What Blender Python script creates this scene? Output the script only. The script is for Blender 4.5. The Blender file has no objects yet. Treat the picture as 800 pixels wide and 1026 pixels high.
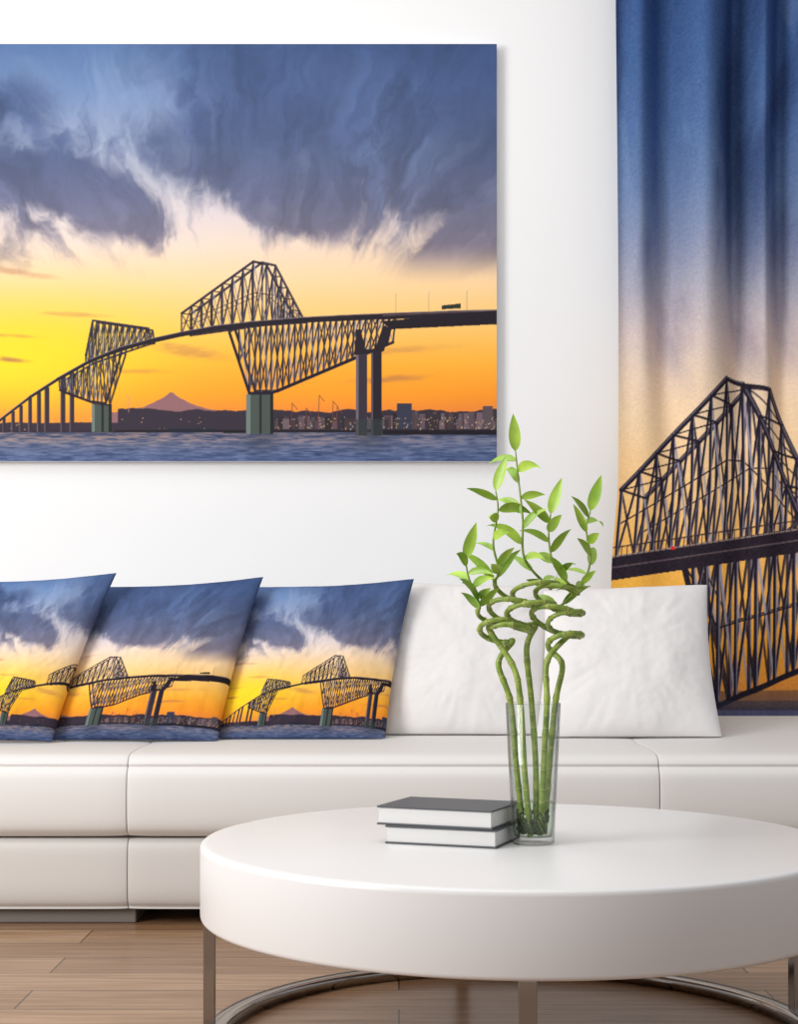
import bpy, bmesh, math, random
import numpy as np
from mathutils import Vector, Matrix
random.seed(7)
scene = bpy.context.scene
scene.view_settings.view_transform = 'Standard'
scene.view_settings.look = 'None'

F = 1600.0; EYE = 0.70; CX = 400.0; HY = 625.0
def X(px, d): return (px - CX) * d / F
def Z(py, d): return EYE - (py - HY) * d / F
def W(px, py, d): return Vector((X(px, d), d, Z(py, d)))

# ------------------------------------------------------------ materials
def mat(name, color=(0.8,0.8,0.8), rough=0.5, metal=0.0, spec=0.5, **kw):
    m = bpy.data.materials.new(name); m.use_nodes = True
    b = m.node_tree.nodes['Principled BSDF']
    b.inputs['Base Color'].default_value = (*color, 1)
    b.inputs['Roughness'].default_value = rough
    b.inputs['Metallic'].default_value = metal
    b.inputs['Specular IOR Level'].default_value = spec
    for k, v in kw.items():
        b.inputs[k.replace('_', ' ')].default_value = v
    return m
def noise_bump(m, scale, strength, dist=0.002, detail=4):
    nt = m.node_tree; b = nt.nodes['Principled BSDF']
    tc = nt.nodes.new('ShaderNodeTexCoord'); n = nt.nodes.new('ShaderNodeTexNoise')
    n.inputs['Scale'].default_value = scale; n.inputs['Detail'].default_value = detail
    bp = nt.nodes.new('ShaderNodeBump'); bp.inputs['Strength'].default_value = strength
    bp.inputs['Distance'].default_value = dist
    nt.links.new(tc.outputs['Object'], n.inputs['Vector'])
    nt.links.new(n.outputs['Fac'], bp.inputs['Height'])
    nt.links.new(bp.outputs['Normal'], b.inputs['Normal'])
    return n
def noise_color(m, scale, c1, c2, detail=3):
    nt = m.node_tree; b = nt.nodes['Principled BSDF']
    tc = nt.nodes.new('ShaderNodeTexCoord'); n = nt.nodes.new('ShaderNodeTexNoise')
    n.inputs['Scale'].default_value = scale; n.inputs['Detail'].default_value = detail
    r = nt.nodes.new('ShaderNodeValToRGB')
    r.color_ramp.elements[0].position = .3; r.color_ramp.elements[1].position = .7
    r.color_ramp.elements[0].color = (*c1, 1); r.color_ramp.elements[1].color = (*c2, 1)
    nt.links.new(tc.outputs['Object'], n.inputs['Vector'])
    nt.links.new(n.outputs['Fac'], r.inputs['Fac'])
    nt.links.new(r.outputs['Color'], b.inputs['Base Color'])
def print_mat(name, rough=0.8, spec=0.2, weave=0.0, wscale=300):
    m = mat(name, rough=rough, spec=spec)
    nt = m.node_tree; b = nt.nodes['Principled BSDF']
    a = nt.nodes.new('ShaderNodeAttribute'); a.attribute_name = 'print'
    nt.links.new(a.outputs['Color'], b.inputs['Base Color'])
    if weave > 0: noise_bump(m, wscale, weave, 0.001, 2)
    return m

M_wall = mat('wall_paint', (0.87,0.875,0.885), 0.9, spec=0.1); noise_bump(M_wall, 90, 0.03)
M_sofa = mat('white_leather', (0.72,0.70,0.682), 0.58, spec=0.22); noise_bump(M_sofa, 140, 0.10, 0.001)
M_sofa_shaded = mat('white_leather_shaded', (0.60,0.572,0.548), 0.58, spec=0.22); noise_bump(M_sofa_shaded, 140, 0.10, 0.001)  # same leather darkened: shade low on the sofa front put into the colour
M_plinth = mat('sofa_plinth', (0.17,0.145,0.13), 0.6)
M_pillow = mat('white_cotton', (0.755,0.735,0.73), 0.85, spec=0.15); noise_bump(M_pillow, 260, 0.12, 0.001)
M_lacquer = mat('white_lacquer', (0.765,0.752,0.75), 0.32, spec=0.35)
M_chrome = mat('chrome', (0.38,0.35,0.325), 0.12, 1.0)
M_cover = mat('book_cover', (0.085,0.09,0.10), 0.5, spec=.3); noise_bump(M_cover, 400, 0.1)
M_page = mat('book_pages', (0.72,0.71,0.70), 0.8)
M_stem = mat('bamboo_stem', (0.2,0.34,0.03), 0.4); noise_color(M_stem, 60, (0.13,0.22,0.02), (0.34,0.44,0.08))
M_node = mat('bamboo_node', (0.5,0.47,0.2), 0.6)
M_leaf = mat('bamboo_leaf', (0.3,0.6,0.03), 0.4); noise_color(M_leaf, 18, (0.18,0.37,0.03), (0.48,0.68,0.08))
M_root = mat('root', (0.05,0.07,0.025), 0.6)
M_rod = mat('rod_metal', (0.5,0.5,0.5), 0.3, 1.0)
M_edge = mat('canvas_edge', (0.75,0.76,0.78), 0.8)
nt = M_page.node_tree; wv = nt.nodes.new('ShaderNodeTexWave'); wv.bands_direction = 'Z'
wv.inputs['Scale'].default_value = 220; tc = nt.nodes.new('ShaderNodeTexCoord')
rp = nt.nodes.new('ShaderNodeValToRGB'); rp.color_ramp.elements[0].color = (0.60,0.59,0.58,1); rp.color_ramp.elements[1].color = (0.78,0.77,0.76,1)
nt.links.new(tc.outputs['Object'], wv.inputs['Vector']); nt.links.new(wv.outputs['Fac'], rp.inputs['Fac'])
nt.links.new(rp.outputs['Color'], nt.nodes['Principled BSDF'].inputs['Base Color'])

def thin_glass(name, tint, edge_tint, base=.03, gain=.8, p=4.0):
    m = bpy.data.materials.new(name); m.use_nodes = True; nt = m.node_tree
    for n in list(nt.nodes): nt.nodes.remove(n)
    N = nt.nodes.new; Lk = nt.links.new
    o = N('ShaderNodeOutputMaterial'); mx = N('ShaderNodeMixShader')
    t = N('ShaderNodeBsdfTransparent'); g = N('ShaderNodeBsdfGlossy'); g.inputs['Roughness'].default_value = 0.03
    lw = N('ShaderNodeLayerWeight'); lw.inputs['Blend'].default_value = .5
    pw = N('ShaderNodeMath'); pw.operation = 'POWER'; pw.inputs[1].default_value = p
    ma = N('ShaderNodeMath'); ma.operation = 'MULTIPLY_ADD'; ma.inputs[1].default_value = gain; ma.inputs[2].default_value = base
    cm = N('ShaderNodeMix'); cm.data_type = 'RGBA'; cm.inputs[6].default_value = (*tint,1); cm.inputs[7].default_value = (*edge_tint,1)
    Lk(lw.outputs['Facing'], pw.inputs[0]); Lk(pw.outputs[0], ma.inputs[0]); Lk(ma.outputs[0], mx.inputs[0])
    Lk(pw.outputs[0], cm.inputs[0]); Lk(cm.outputs[2], t.inputs[0])
    Lk(t.outputs[0], mx.inputs[1]); Lk(g.outputs[0], mx.inputs[2]); Lk(mx.outputs[0], o.inputs[0])
    return m
M_glass = thin_glass('clear_glass', (0.975,0.982,0.98), (.30,.34,.33), .03, .5, 3.2)
M_water = thin_glass('water', (0.88,0.92,0.85), (.55,.62,.5), .01, .1, 5)

M_floor = mat('wood_planks', (0.5,0.35,0.22), 0.26, spec=0.45)
nt = M_floor.node_tree; b = nt.nodes['Principled BSDF']
tc = nt.nodes.new('ShaderNodeTexCoord')
br = nt.nodes.new('ShaderNodeTexBrick')
br.inputs['Color1'].default_value = (0.29,0.165,0.09,1); br.inputs['Color2'].default_value = (0.48,0.31,0.19,1)
br.inputs['Mortar'].default_value = (0.08,0.04,0.02,1)
br.inputs['Scale'].default_value = 1.0; br.inputs['Mortar Size'].default_value = 0.0018
br.inputs['Brick Width'].default_value = 1.4; br.inputs['Row Height'].default_value = 0.15; br.inputs['Bias'].default_value = 0
nt.links.new(tc.outputs['Object'], br.inputs['Vector'])
mp = nt.nodes.new('ShaderNodeMapping'); mp.inputs['Scale'].default_value = (1.5, 22, 1)
nt.links.new(tc.outputs['Object'], mp.inputs['Vector'])
ns = nt.nodes.new('ShaderNodeTexNoise'); ns.inputs['Scale'].default_value = 2.5; ns.inputs['Detail'].default_value = 6
nt.links.new(mp.outputs[0], ns.inputs['Vector'])
rp = nt.nodes.new('ShaderNodeValToRGB'); rp.color_ramp.elements[0].position = .3; rp.color_ramp.elements[1].position = .7
rp.color_ramp.elements[0].color = (0.62,0.56,0.50,1); rp.color_ramp.elements[1].color = (1,1,1,1)
nt.links.new(ns.outputs['Fac'], rp.inputs['Fac'])
mx = nt.nodes.new('ShaderNodeMix'); mx.data_type = 'RGBA'; mx.blend_type = 'MULTIPLY'; mx.inputs['Factor'].default_value = 1
nt.links.new(br.outputs['Color'], mx.inputs[6]); nt.links.new(rp.outputs['Color'], mx.inputs[7])
nt.links.new(mx.outputs[2], b.inputs['Base Color'])

# ------------------------------------------------------------ mesh helpers
def link(ob, parent=None):
    scene.collection.objects.link(ob)
    if parent: ob.parent = parent
    return ob
def mesh_obj(name, verts, faces, m, parent=None, smooth=True):
    me = bpy.data.meshes.new(name); me.from_pydata([tuple(v) for v in verts], [], faces); me.update()
    if smooth:
        me.polygons.foreach_set('use_smooth', [True]*len(me.polygons))
    ob = bpy.data.objects.new(name, me)
    if m: me.materials.append(m)
    return link(ob, parent)
def empty(name, loc=(0,0,0)):
    e = bpy.data.objects.new(name, None); e.empty_display_size = .1; e.location = loc
    return link(e)
def box(name, lo, hi, m, parent=None, bevel=0.0, rotz=0.0, seg=3):
    bm = bmesh.new(); bmesh.ops.create_cube(bm, size=1)
    c = [(lo[i]+hi[i])/2 for i in range(3)]; s = [hi[i]-lo[i] for i in range(3)]
    for v in bm.verts: v.co = Vector((v.co[i]*s[i] for i in range(3)))
    if bevel > 0: bmesh.ops.bevel(bm, geom=bm.edges[:], offset=bevel, segments=seg, profile=.5, affect='EDGES')
    me = bpy.data.meshes.new(name); bm.to_mesh(me); bm.free(); me.materials.append(m)
    ob = bpy.data.objects.new(name, me); ob.location = c; ob.rotation_euler[2] = rotz
    return link(ob, parent)
def lathe(name, prof, m, parent=None, loc=(0,0,0), n=96, close=False):
    verts = []; faces = []
    for r, z in prof:
        for i in range(n):
            a = 2*math.pi*i/n; verts.append((loc[0]+r*math.cos(a), loc[1]+r*math.sin(a), loc[2]+z))
    k = len(prof)
    for j in range(k-1 if not close else k):
        j2 = (j+1) % k
        for i in range(n):
            i2 = (i+1) % n; faces.append((j*n+i, j*n+i2, j2*n+i2, j2*n+i))
    return mesh_obj(name, verts, faces, m, parent)
def catmull(pts, per=8):
    pts = [Vector(p) for p in pts]; out = []
    P = [pts[0]*2-pts[1]] + pts + [pts[-1]*2-pts[-2]]
    for i in range(1, len(P)-2):
        for k in range(per):
            t = k/per; p0,p1,p2,p3 = P[i-1:i+3]
            out.append(0.5*((2*p1)+(p2-p0)*t+(2*p0-5*p1+4*p2-p3)*t*t+(3*p1-p0-3*p2+p3)*t**3))
    out.append(pts[-1]); return out
def tube(pts, radii, n=10):
    verts = []; faces = []
    up = Vector((0,1,0.01)).normalized(); prev = None
    for i, p in enumerate(pts):
        t = (pts[min(i+1,len(pts)-1)] - pts[max(i-1,0)]).normalized()
        if prev is None:
            a = t.cross(up)
            if a.length < .1: a = t.cross(Vector((1,0,0)))
            a.normalize()
        else:
            a = (prev - t*prev.dot(t)).normalized()
        prev = a; bb = t.cross(a)
        r = radii[i]
        for k in range(n):
            th = 2*math.pi*k/n; verts.append(p + a*(r*math.cos(th)) + bb*(r*math.sin(th)))
    for i in range(len(pts)-1):
        for k in range(n):
            k2 = (k+1)%n; faces.append((i*n+k, i*n+k2, (i+1)*n+k2, (i+1)*n+k))
    c0 = len(verts); verts.append(pts[0]); verts.append(pts[-1]); L = (len(pts)-1)*n
    for k in range(n):
        k2 = (k+1)%n; faces.append((c0, k2, k)); faces.append((c0+1, L+k, L+k2))
    return verts, faces

# ------------------------------------------------------------ printed artwork (computed pigment colours)
rng = np.random.RandomState(3)
TAB = rng.rand(256,256).astype(np.float32)
def vn(x, y, s=0):
    xi = np.floor(x).astype(int); yi = np.floor(y).astype(int); fx = x-xi; fy = y-yi
    fx = fx*fx*(3-2*fx); fy = fy*fy*(3-2*fy)
    g = lambda a,b: TAB[(b+s*37)%256, (a+s*91)%256]
    return (g(xi,yi)*(1-fx)+g(xi+1,yi)*fx)*(1-fy)+(g(xi,yi+1)*(1-fx)+g(xi+1,yi+1)*fx)*fy
def fbm(x, y, s=0, o=5, g=.55):
    t = 0; a = .5; tot = 0
    for i in range(o):
        t = t + a*vn(x*2**i, y*2**i, s+i); tot += a; a *= g
    return t/tot
def stops(y, st):
    ys = [s[0] for s in st]
    return np.stack([np.interp(y, ys, [s[1][k] for s in st]) for k in range(3)], -1)
def sm(x, a, b):
    t = np.clip((x-a)/(b-a), 0, 1); return t*t*(3-2*t)
def blend(img, col, a):
    a = np.clip(a, 0, 1)[..., None]; return img*(1-a) + np.array(col, dtype=float)*a
def gauss(x, y, cx, cy, sx, sy, rot=0):
    r = math.radians(rot); dx = x-cx; dy = y-cy
    u = dx*math.cos(r)+dy*math.sin(r); v = -dx*math.sin(r)+dy*math.cos(r)
    return np.exp(-.5*((u/sx)**2+(v/sy)**2))
class Art:
    def __init__(s, x0, y0, x1, y1, sc):
        s.x0,s.y0,s.sc = x0,y0,sc
        w = int((x1-x0)*sc); h = int((y1-y0)*sc)
        s.w,s.h = w,h
        s.x, s.y = np.meshgrid(x0+(np.arange(w)+.5)/sc, y0+(np.arange(h)+.5)/sc)
        s.img = np.zeros((h,w,3))
    def line(s, p, q, wd, col, a=1.0):
        pad = wd+2
        ax = int((min(p[0],q[0])-pad-s.x0)*s.sc); bx = int((max(p[0],q[0])+pad-s.x0)*s.sc)+1
        ay = int((min(p[1],q[1])-pad-s.y0)*s.sc); by = int((max(p[1],q[1])+pad-s.y0)*s.sc)+1
        ax,bx = max(ax,0),min(bx,s.w); ay,by = max(ay,0),min(by,s.h)
        if ax>=bx or ay>=by: return
        x = s.x[ay:by,ax:bx]; y = s.y[ay:by,ax:bx]
        dx,dy = q[0]-p[0], q[1]-p[1]; L = dx*dx+dy*dy+1e-9
        t = np.clip(((x-p[0])*dx+(y-p[1])*dy)/L, 0, 1)
        d = np.hypot(x-p[0]-t*dx, y-p[1]-t*dy)
        al = np.clip((wd/2-d)*s.sc+.5, 0, 1)*a
        s.img[ay:by,ax:bx] = blend(s.img[ay:by,ax:bx], col, al)
    def poly(s, pts, col, a=1.0):
        xs=[p[0] for p in pts]; ys=[p[1] for p in pts]
        ax = max(int((min(xs)-s.x0)*s.sc)-1,0); bx = min(int((max(xs)-s.x0)*s.sc)+2,s.w)
        ay = max(int((min(ys)-s.y0)*s.sc)-1,0); by = min(int((max(ys)-s.y0)*s.sc)+2,s.h)
        if ax>=bx or ay>=by: return
        x = s.x[ay:by,ax:bx]; y = s.y[ay:by,ax:bx]; ins = np.zeros(x.shape,bool)
        n=len(pts)
        for i in range(n):
            x1,y1=pts[i]; x2,y2=pts[(i+1)%n]
            if y1==y2: continue
            c = ((y1>y)!=(y2>y)) & (x < (x2-x1)*(y-y1)/(y2-y1)+x1)
            ins ^= c
        s.img[ay:by,ax:bx] = blend(s.img[ay:by,ax:bx], col, ins*a)
    def path(s, pts, wd, col, a=1.0):
        for p,q in zip(pts[:-1],pts[1:]): s.line(p,q,wd,col,a)
    def linear(s):
        c = np.clip(s.img/255.,0,1)
        s.lin = np.where(c<=.04045, c/12.92, ((c+.055)/1.055)**2.4)
    def sample(s, px, py):
        fx = np.clip((px-s.x0)*s.sc-.5, 0, s.w-1.001); fy = np.clip((py-s.y0)*s.sc-.5, 0, s.h-1.001)
        ix = fx.astype(int); iy = fy.astype(int); tx=(fx-ix)[...,None]; ty=(fy-iy)[...,None]
        L = s.lin
        return (L[iy,ix]*(1-tx)+L[iy,ix+1]*tx)*(1-ty)+(L[iy+1,ix]*(1-tx)+L[iy+1,ix+1]*tx)*ty
def lerp(p,q,t): return (p[0]+(q[0]-p[0])*t, p[1]+(q[1]-p[1])*t)
def at_x(pts, x):
    return (x, float(np.interp(x,[p[0] for p in pts],[p[1] for p in pts])))
STEEL=(36,31,44); LITE=(146,142,160)
def lattice(A, T, B, wd, chord, off=(0,0), a=1.0, mid=False, xbr=True):
    T=[(p[0]+off[0],p[1]+off[1]) for p in T]; B=[(p[0]+off[0],p[1]+off[1]) for p in B]
    n=len(T)
    for i in range(n-1):
        if xbr:
            A.line(B[i],T[i+1],wd*.8,STEEL,a); A.line(T[i],B[i+1],wd*.7,LITE if i%2 else STEEL,a*.9)
            A.line((B[i][0]+wd*.4,B[i][1]-wd*.3),(T[i+1][0]+wd*.4,T[i+1][1]-wd*.3),wd*.25,LITE,a*.5)
        if mid: A.line(lerp(T[i],B[i],.5),lerp(T[i+1],B[i+1],.5),wd*.5,STEEL,a)
    for i in range(n):
        A.line(T[i],B[i],wd,STEEL,a); A.line((T[i][0]+wd*.45,T[i][1]),(B[i][0]+wd*.45,B[i][1]),wd*.32,LITE,a*.75)
    A.path(T,chord,STEEL,a); A.path(B,chord,STEEL,a)
    A.path([(p[0],p[1]-chord*.3) for p in T],chord*.25,LITE,a*.5)
def sub(poly, k):
    out=[poly[0]]
    for (p,q),kk in zip(zip(poly[:-1],poly[1:]),k):
        for j in range(1,kk+1): out.append(lerp(p,q,j/kk))
    return out

# ---- landscape artwork
A = Art(-200,44,610,464,2.5)
x,y = A.x,A.y
img = stops(y,[(44,(84,114,162)),(90,(112,138,182)),(135,(150,164,194)),(180,(188,190,204)),(215,(216,204,208)),(245,(238,214,194)),(280,(248,212,164)),(320,(251,201,120)),(365,(251,181,64)),(395,(247,148,44)),(415,(232,126,62))])
img = blend(img,(255,222,44), .95*gauss(x,y,10,362,115,40))
img = blend(img,(255,168,44), .5*gauss(x,y,330,385,150,22))
img = blend(img,(232,220,216), .5*gauss(x,y,90,222,110,26))
th = np.arctan2(x-240, 520-y); rr = np.hypot(x-240,520-y)
wx = (fbm(x/70,y/70,11)-.5); wy=(fbm(x/45,y/60,15)-.5)
n1 = fbm(th*4.6+wx*1.2+3, rr/85+wy*1.2, 1, 6,.58)
n2 = fbm(th*17+wx*2.5, rr/75+wy*1.6, 5, 5,.6)
n3 = fbm(th*34+wx*4, rr/110+wy, 25, 4,.6)
dark = 1.35*gauss(x,y,330,105,108,58,-12)+1.0*gauss(x,y,250,95,45,66,0)+1.2*gauss(x,y,10,176,90,20,16)+1.05*gauss(x,y,112,208,58,16,30)+1.45*gauss(x,y,455,257,42,16,-25)+1.1*gauss(x,y,470,110,60,75)+.9*gauss(x,y,295,205,66,24,22)+.8*gauss(x,y,0,100,55,26)+.5*gauss(x,y,150,150,34,22,30)+.8*gauss(x,y,-100,170,90,45)+.9*gauss(x,y,560,170,70,55)+.8*gauss(x,y,400,190,64,24,-12)
m = sm(n1*.5+n2*.34+n3*.14+dark*.36, .54, .84)*sm(290-y,0,50)
cc = stops(y,[(44,(58,78,120)),(130,(70,86,126)),(200,(90,96,126)),(250,(112,106,124)),(290,(145,122,120))])
cc = cc*(0.74+.52*(fbm(th*12+wx*3,rr/70+wy*2,17,6,.6)*.7+n3*.3))[...,None]
img = img*(1-m[...,None]*.92)+cc*m[...,None]*.92
img = blend(img,(124,150,198), .6*gauss(x,y,388,135,32,46,8)*sm(n2,.3,.7))
img = blend(img,(104,128,176), .3*gauss(x,y,290,70,80,26,8)*sm(n1,.35,.7))
img = blend(img,(150,168,202), .55*gauss(x,y,115,88,70,28,14)*sm(n2*.5+n3*.5,.3,.7))
lm = sm(n2*.5+n3*.3+(1-n1)*.3, .55,.8)*sm(y,90,150)*sm(268-y,0,70)*(1-m*.8)
img = blend(img,(226,222,228), lm*.45)
for (cx,cy,sx,sy,rt,a) in [(8,360,16,2.2,5,.75),(6,336,30,1.5,3,.35),(12,272,34,3,8,.35),(75,315,26,2,3,.35),(190,352,30,5,10,.4),(385,352,60,3,-4,.3),(390,380,34,3,-4,.5),(140,372,30,2,0,.3),(290,345,30,3,-10,.25)]:
    img = blend(img,(165,108,88), a*sm(gauss(x,y,cx,cy,sx,sy,rt)*(.4+1.1*fbm(x/12,y/3,9)),.15,1.0))
mt = 416 - 24*np.exp(-np.abs(x-172)/26.) - 2*fbm(x/6,y*0,3)
img = blend(img,(146,104,108), sm(y-np.maximum(mt,392.5),0,1.2)*(np.abs(x-172)<80))
hl = 415 - 8*fbm(x/22,y*0,4,5)
hl = np.where(x<118, 424-2*fbm(x/9,y*0,2), hl)
img = blend(img,(56,48,60), sm(y-hl,0,1.2))
cr = np.random.RandomState(5)
A.img = img
for i in range(150):
    bx = cr.uniform(385,605) if i<105 else cr.uniform(275,385); h = cr.uniform(2,12) if i<105 else cr.uniform(2,8); w = cr.uniform(2.5,8)
    s_ = cr.uniform(.6,1.5); A.poly([(bx,428-h-4),(bx+w,428-h-4),(bx+w,430),(bx,430)],(76*s_,64*s_,70*s_))
A.poly([(398,404),(413,404),(413,430),(398,430)],(56,58,76)); A.poly([(484,407),(494,407),(494,430),(484,430)],(90,78,84))
for i in range(300):
    px = cr.uniform(275,605) if i<265 else cr.uniform(-150,275); py = cr.uniform(418,431)
    A.line((px,py),(px+.3,py),cr.uniform(.5,1.1),(255,208,145) if cr.rand()<.8 else (220,220,230),.7)
for cxn,hh in ((292,404),(306,409),(319,396),(333,402),(337,408)): A.path([(cxn,428),(cxn+1,hh),(cxn+6,hh+6)],.8,(120,66,58),.8)
A.line((129,413),(129,399),.6,(190,140,120),.8); A.line((129,399),(126,396),.5,(190,140,120),.8); A.line((129,399),(132,397),.5,(190,140,120),.8)
img = A.img
wt = stops(y,[(430,(74,80,106)),(442,(92,104,136)),(464,(76,92,134))])
wn = fbm(x/11,y/1.3,6,4); wt = wt + ((wn-.5)*88)[...,None]
wt = blend(wt,(206,150,110), .45*gauss(x,y,60,438,140,6)*sm(wn,.3,.7)); wt=blend(wt,(190,140,120),.35*gauss(x,y,320,440,120,6)*sm(wn,.35,.7)); wt=blend(wt,(50,56,74),.45*gauss(x,y,262,442,12,8)+.45*gauss(x,y,370,442,14,7))
img = np.where((y>433)[...,None], wt, img)
A.img = img
A.line((115,432),(610,432),2.2,(34,30,38)); A.line((-200,432),(115,432),1.6,(50,42,52))
A.line((170,431),(215,431),2.5,(30,40,52)); A.line((385,433.5),(610,434),4,(32,28,36)); A.line((225,433),(246,433),2,(30,30,30))
deck = [(-60,462),(-20,438),(0,421),(30,398),(58,380),(90,362),(120,350),(150,342),(182,335),(215,329),(250,325),(300,321),(340,319),(390,317),(450,315),(498,314),(610,313)]
for (px,w_) in [(-40,4),(-28,4),(-14,4),(-3,4),(4,3),(13,3.2),(21,3.4),(30,3.8),(39,4.2),(47,5),(63,5.5),(72,5)]:
    ty = at_x(deck,px)[1]+1
    A.poly([(px-w_/2,ty),(px+w_/2,ty),(px+w_/2,433),(px-w_/2,433)],(52,44,56)); A.poly([(px-w_/2,ty),(px-w_/4,ty),(px-w_/4,433),(px-w_/2,433)],(100,86,90))
def pier(x0,x1,y0,y1,c=(74,84,80)):
    A.poly([(x0,y0),(x1,y0),(x1,y1),(x0,y1)],c)
    mid=(x0+x1)/2
    A.poly([(mid-.5,y0),(mid+2,y0),(mid+2,y1),(mid-.5,y1)],tuple(v*.5 for v in c))
    A.poly([(x0,y0),(x0+(x1-x0)*.15,y0),(x0+(x1-x0)*.15,y1),(x0,y1)],tuple(min(255,v*1.5) for v in c))
    A.poly([(x1-3,y0),(x1,y0),(x1,y1),(x1-3,y1)],tuple(v*.45 for v in c))
pier(92,112,405,433); pier(247,274,395,435)
for off,a in (((4,2),.8),((0,0),1)):
    lattice(A, sub([(86,356),(93,321),(149,329),(151,342)],[2,9,1]), sub([(86,364),(92,361),(146,343),(151,342)],[2,9,1]),1.3,2.0,off,a)
    lattice(A, sub([(59,380),(90,362),(122,351)],[5,5]), sub([(60,391),(90,402),(106,404),(122,353)],[5,2,3]),1.3,2.0,off,a)
tT=sub([(182,314),(254,262),(267,265),(297,322)],[7,1,5])
tB=sub([(182,335),(254,325),(267,324),(297,322)],[7,1,5])
for off,a in (((9,1),.9),((0,0),1)): lattice(A,tT,tB,1.5,2.4,off,a,mid=True)
for p in tT[:-1]: A.line(p,(p[0]+9,p[1]+1),1.1,STEEL)
T_=sub([(229,330),(250,326),(272,324),(391,317)],[2,2,10]); B_=sub([(230,333),(250,394),(272,394),(388,345)],[2,2,10])
for off,a in (((6,-2),.9),((0,0),1)): lattice(A,T_,B_,1.8,2.9,off,a)
A.line((388,345),(392,326),2.6,STEEL)
A.poly([(357,352),(368,352),(368,437),(357,437)],(56,50,62)); A.poly([(372,352),(383,352),(383,437),(372,437)],(40,35,44))
A.poly([(357,352),(359.5,352),(359.5,437),(357,437)],(110,100,112)); A.poly([(372,352),(374,352),(374,437),(372,437)],(88,78,92))
A.poly([(355,356),(385,352),(391,328),(384,326),(376,350),(366,350),(362,330),(357,330)],(40,34,42))
A.poly([(356,420),(384,420),(384,437),(356,437)],(54,64,64),.6)
for p,q in zip(deck[:-1],deck[1:]):
    w0=float(np.interp(p[0],[0,150,390,500],[2.5,4.5,6,7])); A.line(p,q,w0,(38,32,40)); A.line((p[0],p[1]-w0*.55),(q[0],q[1]-w0*.55),.7,(130,118,126))
A.poly([(382,322),(498,311),(610,309),(610,326),(498,325),(392,330)],(36,30,38)); A.line((384,316),(610,306),.8,(110,90,95))
for lx,ly in ((397,292),(430,289),(468,286),(530,284)):
    b0=at_x(deck,lx)[1]-3; A.line((lx,b0),(lx,max(ly,b0-20)),.5,(130,112,110),.7); A.line((lx,max(ly,b0-20)),(lx+2,max(ly,b0-20)-1),.8,(210,200,185),.7)
A.poly([(443,306),(462,304),(462,309),(443,310)],(50,54,46))
A.linear()

# ---- tall artwork (curtain)
Bt = Art(596,-40,930,730,2.2)
x,y = Bt.x,Bt.y
img = stops(y,[(-40,(58,86,138)),(60,(68,98,148)),(130,(82,110,158)),(190,(104,126,166)),(240,(136,146,176)),(290,(174,172,186)),(335,(208,192,190)),(380,(232,208,184)),(430,(242,210,170)),(480,(246,202,144)),(530,(246,190,110)),(590,(240,172,76)),(650,(242,164,54)),(690,(232,150,66)),(706,(190,140,110)),(712,(96,96,130)),(730,(120,130,170))])
n = fbm(x/34+y/260, y/170, 21, 6); img = blend(img,(46,64,106), sm(n,.42,.72)*sm(340-y,0,200)*.65)
n = fbm(x/30-y/260, y/170, 41, 5); img = blend(img,(128,152,192), sm(n,.52,.75)*sm(300-y,0,160)*.4)
n = fbm(x/38-y/200, y/120, 31, 6); img = blend(img,(146,138,158), sm(n,.48,.75)*sm(y,200,270)*sm(410-y,0,80)*.55)
img = blend(img,(255,214,60), .45*gauss(x,y,640,640,50,40)); Bt.img = img
LITE=(156,150,168)
Bt.poly([(596,694),(930,690),(930,712),(596,712)],(92,70,66),.55)
top2=sub([(621,491),(727,379),(745,383),(803,520)],[6,1,4]); bot2=sub([(621,560),(727,543),(745,540),(803,531)],[6,1,4])
for off,a in (((24,8),.9),((0,0),1)): lattice(Bt,top2,bot2,3.0,5.0,off,a,mid=True)
for p in top2: Bt.line(p,(p[0]+24,p[1]+8),2.4,STEEL)
for p,q in zip(top2[:-1],top2[1:]): Bt.line(p,(q[0]+24,q[1]+8),1.5,STEEL,.9)
tl=sub([(684,556),(722,551),(930,520)],[3,11]); bl=sub([(687,560),(722,708),(930,616)],[3,11])
for off,a in (((13,-6),.85),((0,0),1)): lattice(Bt,tl,bl,3.5,5.6,off,a,mid=True)
Bt.poly([(720,702),(930,702),(930,712),(724,712)],(60,64,84),.5)
Bt.poly([(596,562),(930,512),(930,534),(596,585)],(42,34,44)); Bt.line((596,561),(930,511),1.5,(150,130,124))
Bt.line((596,552),(930,502),1.4,(60,48,56)); Bt.line((596,572),(930,522),1.5,(96,82,88))
for i in range(60):
    px=598+i*5.6; Bt.line((px,552-(px-596)*.1497),(px,562-(px-596)*.1497),.9,(60,48,56))
Bt.line((677,549),(678,549),3.2,(235,40,40))
wv_=(vn(x*1.1,y*1.1,77)-.5)*16+(vn(x*.45,y*1.6,66)-.5)*8
Bt.img=Bt.img+wv_[...,None]
Bt.linear()

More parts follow.
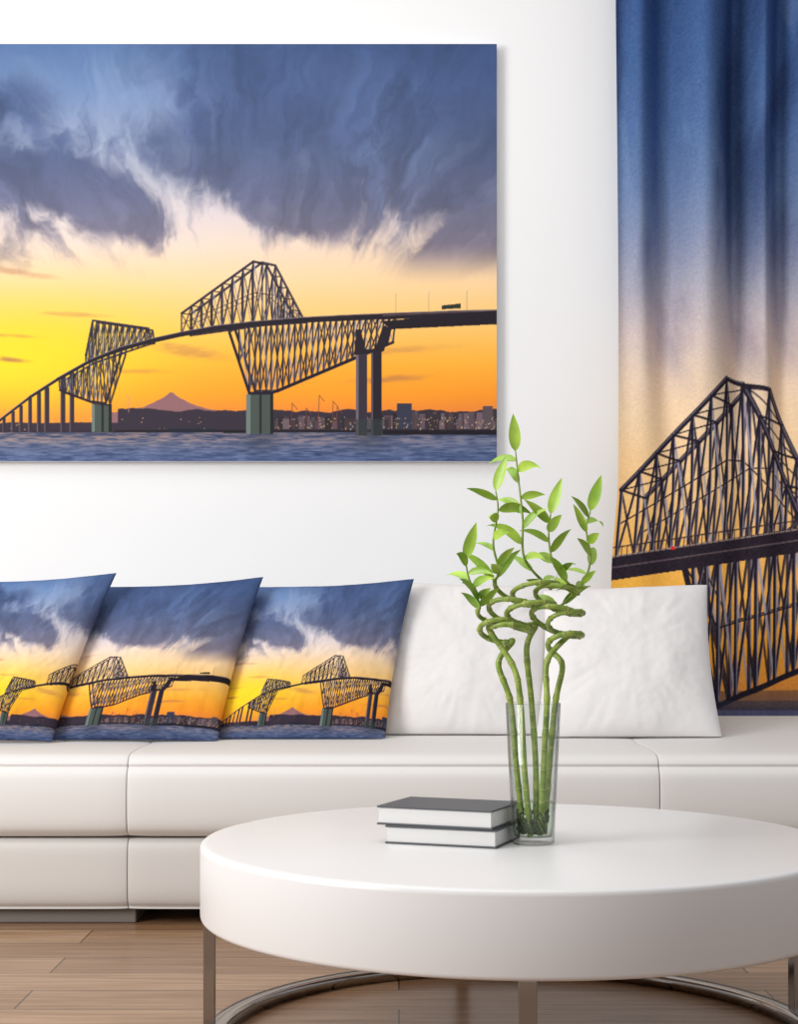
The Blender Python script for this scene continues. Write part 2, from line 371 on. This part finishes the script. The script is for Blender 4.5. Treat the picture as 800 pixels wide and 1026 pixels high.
def add_print(me, cols, npts):
    at = me.color_attributes.new('print','FLOAT_COLOR','POINT')
    buf = np.ones((npts,4),np.float32); buf[:,:3] = cols; at.data.foreach_set('color', buf.ravel())
def grid_faces(nu, nv, flip=False):
    i,j = np.meshgrid(np.arange(nu-1), np.arange(nv-1)); a = (j*nu+i).ravel()
    f = np.stack([a,a+1,a+nu+1,a+nu],1)
    return f[:,::-1] if flip else f
def np_mesh(name, co, fc, m, smooth=True):
    me = bpy.data.meshes.new(name); me.vertices.add(len(co)); me.vertices.foreach_set('co', co.astype(np.float32).ravel())
    n=len(fc); me.loops.add(n*4); me.loops.foreach_set('vertex_index', fc.astype(np.int32).ravel())
    me.polygons.add(n); me.polygons.foreach_set('loop_start', np.arange(0,n*4,4,dtype=np.int32))
    me.polygons.foreach_set('use_smooth', np.full(n,smooth,dtype=bool))
    me.update(calc_edges=True); me.validate(); me.materials.append(m)
    return me

# ------------------------------------------------------------ room
WALL = 4.80
box('wall_back', (-3.5,WALL,0), (3.5,WALL+.12,3.1), M_wall)
box('floor', (-3.5,-2.0,-.05), (3.5,WALL,0), M_floor)
box('baseboard_back', (-3.5,WALL-.015,0), (3.5,WALL,.09), M_wall, bevel=.003)

# ------------------------------------------------------------ wall canvas
D = 4.765; px0,px1,py0,py1 = -150,498,44,462
e = empty('canvas_wall_art')
nu=int((px1-px0)/.66); nv=int((py1-py0)/.66)
U,V = np.meshgrid(np.linspace(px0,px1,nu), np.linspace(py0,py1,nv))
co = np.stack([(U-CX)*D/F, np.full_like(U,D), EYE-(V-HY)*D/F],-1).reshape(-1,3)
me = np_mesh('printed_face', co, grid_faces(nu,nv,True), print_mat('canvas_print', .6, .15))
add_print(me, A.sample(U,V).reshape(-1,3), len(co))
link(bpy.data.objects.new('printed_face', me), e)
box('stretcher_frame',(X(px0,D),D+.0006,Z(py1,D)),(X(px1,D),WALL-.0005,Z(py0,D)),M_edge,e)

# ------------------------------------------------------------ curtain
DC = 4.675; cx0,cx1 = 617.0, 900.0; zt = 2.852; zb = 0.03
nu=400; nv=1000
U,V = np.meshgrid(np.linspace(cx0,cx1,nu), np.linspace(HY-(zt-EYE)*F/DC, HY-(zb-EYE)*F/DC, nv))
amp = 0.125*(1-.84*sm(V,230,500))*(1-.75*sm(-V,20,95))
sw = 9*np.sin(V/210.+.6)
def fold_f(u):
    h=0
    for c,wd_,a_ in ((628,11,.4),(672,14,1.0),(704,12,-.25),(745,11,1.0),(767,10,-.2),(789,11,.85),(822,16,-.3),(848,13,.9),(880,13,.5)):
        h=h+a_*np.exp(-.5*((u-c)/wd_)**2)
    return h
fold = fold_f(U+sw*.6*(1-sm(V,350,600)))-.35
edge = 3.0*np.sin(V/230.) - 6*sm(V,470,580)
Xp = U + edge*(1-(U-cx0)/(cx1-cx0))
co = np.stack([(Xp-CX)*DC/F, DC+amp*fold, EYE-(V-HY)*DC/F],-1).reshape(-1,3)
me = np_mesh('curtain', co, grid_faces(nu,nv,True), print_mat('curtain_print', .85, .1, .5, 330))
add_print(me, Bt.sample(U,V).reshape(-1,3), len(co))
cur = link(bpy.data.objects.new('curtain', me))
e = empty('curtain_rod')
v,f = tube([Vector((X(590,DC),DC,2.9)), Vector((X(930,DC),DC,2.9))],[.014,.014],16); mesh_obj('rod',v,f,M_rod,e)
for xx in (.62,1.35): box('bracket_%d'%(xx>1),(xx-.01,DC,2.89),(xx+.01,WALL,2.91),M_rod,e,.003)
for i in range(9):
    xc = X(622+i*33,DC); pts=[Vector((xc,DC+.022*math.cos(t),2.877+.022*math.sin(t))) for t in [2*math.pi*k/24 for k in range(25)]]
    v,f = tube(pts,[.002]*25,6); mesh_obj('ring_%d'%(i+1),v,f,M_rod,e)

# ------------------------------------------------------------ sofa
sofa = empty('sofa')
def loft(name, prof, x0, x1, pinch, m, parent, n=40, per=5):
    pr = catmull([Vector((0,p[0],p[1])) for p in prof]+[Vector((0,prof[0][0],prof[0][1]))], per)[:-1]
    c = sum(pr, Vector())/len(pr); verts=[]; faces=[]; K=len(pr)
    xs = sorted(set([0,.002,.005,.01,.02,.035,.05]+[1-q for q in (0,.002,.005,.01,.02,.035,.05)]+[i/n for i in range(2,n-1)]))
    for t in xs:
        dd=min(t,1-t)*(x1-x0); s=pinch*math.exp(-dd/.018)+pinch*.35*math.exp(-dd/.08)
        for p in pr:
            v=(p-c); L=v.length; q=c+v*(1-s/L); verts.append((x0+(x1-x0)*t,q.y,q.z))
    for i in range(len(xs)-1):
        for k in range(K):
            k2=(k+1)%K; faces.append((i*K+k,(i+1)*K+k,(i+1)*K+k2,i*K+k2))
    faces.append(tuple(range(K))); faces.append(tuple(reversed(range((len(xs)-1)*K,len(xs)*K))))
    return mesh_obj(name,verts,faces,m,parent)
seat=[(3.715,.206),(3.692,.228),(3.686,.285),(3.690,.342),(3.700,.362),(3.708,.368),(3.706,.375),(3.718,.388),(3.75,.396),(3.85,.399),(4.05,.401),(4.3,.414),(4.5,.432),(4.58,.434),(4.62,.42),(4.63,.3),(4.62,.209),(4.2,.204)]
low=[(3.72,.200),(3.702,.184),(3.698,.13),(3.70,.07),(3.715,.042),(3.76,.036),(4.2,.036),(4.6,.036),(4.62,.1),(4.61,.194),(4.2,.201)]
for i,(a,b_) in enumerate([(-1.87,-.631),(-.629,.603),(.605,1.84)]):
    loft('seat_cushion_%d'%(i+1),seat,a,b_,.003,M_sofa,sofa); loft('base_panel_%d'%(i+1),low,a,b_,.003,M_sofa_shaded,sofa)
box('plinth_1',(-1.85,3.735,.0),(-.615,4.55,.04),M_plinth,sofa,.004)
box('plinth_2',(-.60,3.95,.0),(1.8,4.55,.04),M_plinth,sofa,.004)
back=[(4.46,.43),(4.44,.50),(4.45,.62),(4.48,.70),(4.53,.72),(4.58,.70),(4.60,.6),(4.60,.44)]
for i,(a,b_) in enumerate([(-1.87,-.98),(-.975,-.09),(-.085,.78)]):
    loft('back_cushion_%d'%(i+1),back,a,b_,.01,M_sofa,sofa)

# ------------------------------------------------------------ pillows
def pillow(name, TL,TR,BR,BL, T, m, art=None, crop=None, seed=0, k=(.05,.05,.02,.03), n=None, wk=1.0):
    TL,TR,BR,BL=[np.array(q) for q in (TL,TR,BR,BL)]
    n = n or 60
    g = np.linspace(-1,1,n); g = np.sign(g)*(1-(1-np.abs(g))**1.15)
    u,v = np.meshgrid(g,g)
    kt,kr,kb,kl=k
    ku=np.where(u>0,kr,kl); kv=np.where(v>0,kt,kb)
    uu=u*(1-ku*(1-v**2)); vv=v*(1-kv*(1-u**2))
    s=((uu+1)/2)[...,None]; t=((vv+1)/2)[...,None]
    P=(BL*(1-s)+BR*s)*(1-t)+(TL*(1-s)+TR*s)*t
    nrm=np.cross((BR-BL)+(TR-TL),(TL-BL)+(TR-BR)); nrm/=np.linalg.norm(nrm)
    if nrm[1]>0: nrm=-nrm
    h=T*np.clip((1-u**2)*(1-v**2),0,1)**.42*(1+.12*(-v))
    wr=(fbm(u*2.2+seed*7+20,v*2.2+30,seed+3,4)-.5)*.22*T*wk
    rad=(fbm(np.arctan2(v,u)*3+seed+9,np.hypot(u,v)*.8+5,seed+8,3)-.5)*.25*T*sm(np.hypot(u,v),.3,.9)*wk
    h1=h+(wr+rad)*np.clip((1-u**2)*(1-v**2),0,1)**.4*1.4
    Fp=P+nrm*h1[...,None]; Bp=P-nrm*(h*.75)[...,None]
    co=np.concatenate([Fp.reshape(-1,3),Bp.reshape(-1,3)])
    seat_z=np.interp(co[:,1],[3.72,3.75,3.85,4.05,4.3,4.5,4.58],[.389,.397,.400,.402,.415,.433,.435])+.0012
    co[:,2]=np.maximum(co[:,2],seat_z)
    f1=grid_faces(n,n); f2=grid_faces(n,n,True)+n*n
    me=np_mesh(name,co,np.concatenate([f1,f2]),m)
    if art is not None:
        U=crop[0]+(u+1)/2*(crop[2]-crop[0]); V=crop[1]+(1-v)/2*(crop[3]-crop[1])
        c=art.sample(U,V).reshape(-1,3)*.9; add_print(me,np.concatenate([c,c]),len(co))
    bm=bmesh.new(); bm.from_mesh(me); bmesh.ops.remove_doubles(bm,verts=bm.verts,dist=.0002); bm.to_mesh(me); bm.free()
    return link(bpy.data.objects.new(name,me))
M_pp = print_mat('cushion_print', .85, .1, .5, 420)
def corners(tl,tr,br,bl,db,dt): return W(*tl,dt),W(*tr,dt),W(*br,db),W(*bl,db)
pillow('printed_throw_pillow',*corners((-47,583),(117,574),(52,743),(-112,743),4.01,4.15),.062,M_pp,A,(-186,46,232,462),1,n=280,wk=1.3)
pillow('printed_throw_pillow',*corners((100,588),(264,578),(218,744),(46,742),4.06,4.22),.062,M_pp,A,(176,46,500,462),2,n=280,wk=1.3)
pillow('printed_throw_pillow',*corners((252,588),(415,580),(386,744),(212,743),4.11,4.28),.062,M_pp,A,(-14,46,410,462),3,n=280,wk=1.3)
pillow('white_throw_pillow',*corners((385,582),(553,588),(548,742),(378,740),4.20,4.36),.075,M_pillow,seed=4,n=110,k=(.03,.05,.02,.05),wk=.8)
pillow('white_throw_pillow',*corners((545,592),(709,586),(725,743),(536,744),4.14,4.34),.08,M_pillow,seed=6,n=110,k=(.02,.06,.02,.05),wk=.8)

# ------------------------------------------------------------ coffee table
TX,TY,TZ,R = .197,2.68,.341,.527
tab = empty('coffee_table')
prof=[(0,0),(R-.012,0),(R-.004,-.002),(R-.001,-.005),(R,-.010),(R,-.117),(R-.001,-.121),(R-.004,-.124),(R-.010,-.125),(0,-.125)]
lathe('tabletop',prof,M_lacquer,tab,(TX,TY,TZ),160)
RR=.512
lathe('base_ring',[(RR-.022,.001),(RR+.010,.001),(RR+.010,.021),(RR+.008,.023),(RR-.020,.023),(RR-.022,.021)],M_chrome,tab,(TX,TY,0),160,True)
for i,ang in enumerate((184,13,267.5,98)):
    a=math.radians(ang); lx,ly=TX+RR*math.cos(a),TY+RR*math.sin(a)
    box('leg_%d'%(i+1),(lx-.010,ly-.013,.02),(lx+.010,ly+.013,TZ-.123),M_chrome,tab,.002,a)

# ------------------------------------------------------------ books
def book(name, cx, cy, z0, L, Dp, H, rot):
    e=empty(name,(cx,cy,z0)); e.rotation_euler[2]=rot; t=.003
    box('back_cover',(-L/2,-Dp/2,0),(L/2,Dp/2,t),M_cover,e,.001)
    box('front_cover',(-L/2,-Dp/2,H-t),(L/2,Dp/2,H),M_cover,e,.001)
    box('spine',(-L/2,Dp/2-t,t),(L/2,Dp/2,H-t),M_cover,e,.0008)
    box('page_block',(-L/2+.003,-Dp/2+.003,t),(L/2-.003,Dp/2-t,H-t),M_page,e,.0006)
book('book',.090,2.642,TZ,.190,.14,.030,math.radians(-20))
book('book',.084,2.650,TZ+.030,.200,.15,.031,math.radians(-22))

# ------------------------------------------------------------ vase
VD=2.612; VX=X(534.5,VD); k_=VD/F
H=.2296
vprof=[(0,.0005),(.032,.0005),(.0345,.003),(.0355,.03),(.0450,H-.001),(.0442,H),(.0432,H-.001),(.0335,.03),(.031,.012),(0,.010)]
lathe('glass_vase',vprof,M_glass,None,(VX,VD,TZ),72)
bam=empty('lucky_bamboo')
lathe('water',[(0,.0105),(.0305,.0125),(.0330,.03),(.0350,.068),(0,.068)],M_water,bam,(VX,VD,TZ),48)

def Q(px,py,dz=0): return Vector((X(px,VD),VD+dz*k_,Z(py,VD)))
stems=[ # path, helix(cx, cy-range, R, turns, phase, lean), shoot
 ([(525,836,2),(518,770,2),(512,704,2),(500,665,4)],(497,640,612,18,1.5,0.4,-6),[(478,596,0),(470,580,-5),(466,560,-6)]),
 ([(531,837,-8),(525,770,-10),(521,704,-12),(514,668,-10)],(512,638,588,22,2.0,3.2,5),[(500,572,-5),(494,545,-8),(499,512,-4),(497,492,0)]),
 ([(538,837,8),(538,770,10),(534,704,14),(529,650,12)],(534,622,582,23,2.0,1.0,14),[(526,560,0),(524,520,0),(520,480,3),(517,452,3)]),
 ([(541,836,-6),(544,770,-10),(547,704,-14),(548,662,-8)],(556,630,588,22,2.0,0.0,8),[(556,568,-4),(550,540,-2),(552,515,0)]),
 ([(546,836,4),(551,770,4),(557,704,2),(564,668,2)],(567,650,606,18,2.0,2.2,4),[(584,585,4),(592,560,2),(588,530,2),(592,512,2)]),
]
allv=[];allf=[];nv_=[];nf_=[];shv=[];shf=[];lv=[];lf=[]
def addm(V,Fc,v,f):
    o=len(V); V.extend(v); Fc.extend([tuple(i+o for i in q) for q in f])
def leaf(base,dirv,L,w,bend,roll=0):
    dirv=dirv.normalized(); side=dirv.cross(Vector((0,-1,.25))); 
    if side.length<.1: side=dirv.cross(Vector((1,0,0)))
    side.normalize(); side=Matrix.Rotation(roll,3,dirv)@side; nr=side.cross(dirv).normalized()
    n=10; V=[];p=base.copy(); d=dirv.copy()
    for i in range(n+1):
        t=i/n; ww=w*(math.sin(math.pi*min(1,t**.72))**.85) if 0<t<1 else .0003
        V+= [p-side*ww+nr*ww*.35, p, p+side*ww+nr*ww*.35]
        d=(d+Vector((0,0,-1))*bend*(.3+1.2*t)/n).normalized(); p=p+d*(L/n)
    Fc=[]
    for i in range(n):
        a=i*3; Fc+=[(a,a+1,a+4,a+3),(a+1,a+2,a+5,a+4)]
    addm(lv,lf,V,Fc)
for si,(path,hx,shoot) in enumerate(stems):
    cx,y0,y1,Rr,turns,ph,lean=hx; pts=[Q(*p) for p in path]; hel=[]
    N=int(turns*12)
    for i in range(N+1):
        t=i/N; a=ph+turns*2*math.pi*t; r=Rr*(.85+.15*math.sin(math.pi*t))
        hel.append(Q(cx+r*math.cos(a)+lean*(t-.5), y0+(y1-y0)*t+7.0*math.sin(a+.5)*1.0+2.5*math.cos(a)*(1 if si%2 else -1), r*.9*math.sin(a)))
    full=catmull(pts+hel,10)
    n=len(full); rad=[]
    acc=0; nodes=[]; pacc=0
    for i in range(n):
        if i: acc+=(full[i]-full[i-1]).length
        t=i/n; r=.0049*(1-.25*t); ph2=(acc%.030)/.030
        r*=1+.20*math.exp(-((ph2-.5)/.06)**2); rad.append(r)
        if i and ((acc-.015)//.030)!=((pacc-.015)//.030): nodes.append(i)
        pacc=acc
    v,f=tube(full,rad,12); addm(allv,allf,v,f)
    for i in nodes:
        if 0<i<n-1:
            tt=(full[i+1]-full[i-1]).normalized()
            v,f=tube([full[i]-tt*.0006,full[i]+tt*.0006],[rad[i]*1.07]*2,12); addm(nv_,nf_,v,f)
    sh=catmull([full[-3],full[-1]]+[Q(*p) for p in shoot],8)
    v,f=tube(sh,[.0028*(1-.6*i/len(sh)) for i in range(len(sh))],8); addm(shv,shf,v,f)
    Ls=len(sh); cnt=12 if si in (2,4) else 10
    for j in range(cnt):
        t=.2+.80*j/(cnt-1); p=sh[min(Ls-1,int(t*(Ls-1)))]
        s=1 if j%2 else -1
        if j==cnt-1: d=Vector((-.06 if si==2 else .3*s,0,1)); L=38; bd=.1; w=6
        else:
            az=random.uniform(-1.2,1.2)
            d=Vector((s*math.cos(az)*random.uniform(.6,1),math.sin(az),random.uniform(.3,1.3))); L=random.uniform(28,48)*(1-.15*t); bd=random.uniform(.4,1.7); w=random.uniform(3.6,5.6)
        leaf(p,d,L*k_,w*k_,bd,random.uniform(-.7,.7))
mesh_obj('stems',allv,allf,M_stem,bam); mesh_obj('nodes',nv_,nf_,M_node,bam); mesh_obj('shoots',shv,shf,M_stem,bam)
mesh_obj('leaves',lv,lf,M_leaf,bam)
rv=[];rf=[]
for i in range(34):
    a=random.uniform(0,6.28); r0=random.uniform(3,10)
    p0=(534+r0*math.cos(a),833-random.uniform(0,28),r0*math.sin(a)); p1=(534+16*math.cos(a),830-random.uniform(0,20),16*math.sin(a)); p2=(534+14*math.cos(a+.8),834,14*math.sin(a+.8))
    c=catmull([Q(*p0),Q(*p1),Q(*p2)],6); v,f=tube(c,[.0013]*len(c),6); addm(rv,rf,v,f)
mesh_obj('roots',rv,rf,M_root,bam)

# ------------------------------------------------------------ lights
w=bpy.data.worlds.new('World'); scene.world=w; w.use_nodes=True
bg=w.node_tree.nodes['Background']; bg.inputs[0].default_value=(.96,.97,1,1); bg.inputs[1].default_value=.48
def area(name,loc,target,size,power,col=(1,1,1)):
    l=bpy.data.lights.new(name,'AREA'); l.shape='SQUARE'; l.size=size; l.energy=power; l.color=col
    o=bpy.data.objects.new(name,l); o.location=loc
    o.rotation_euler=(Vector(target)-Vector(loc)).to_track_quat('-Z','Y').to_euler(); link(o)
area('ceiling_light',(-.4,2.6,3.2),(0,3.2,0),2.2,38,(1,.98,.95))
area('added_side_light',(-3.0,1.2,1.8),(.4,4.5,.9),1.6,118,(1,.99,.97))  # added area light, no window behind it; lights wall and curtain folds

cam=bpy.data.cameras.new('camera'); co_=bpy.data.objects.new('camera',cam); link(co_)
co_.location=(0,0,EYE); co_.rotation_euler=(math.radians(90),0,0)
cam.sensor_width=36; cam.sensor_fit='AUTO'; cam.lens=F/1026*36; cam.shift_y=(HY-513)/1026; cam.shift_x=0
cam.clip_start=.05
scene.camera=co_
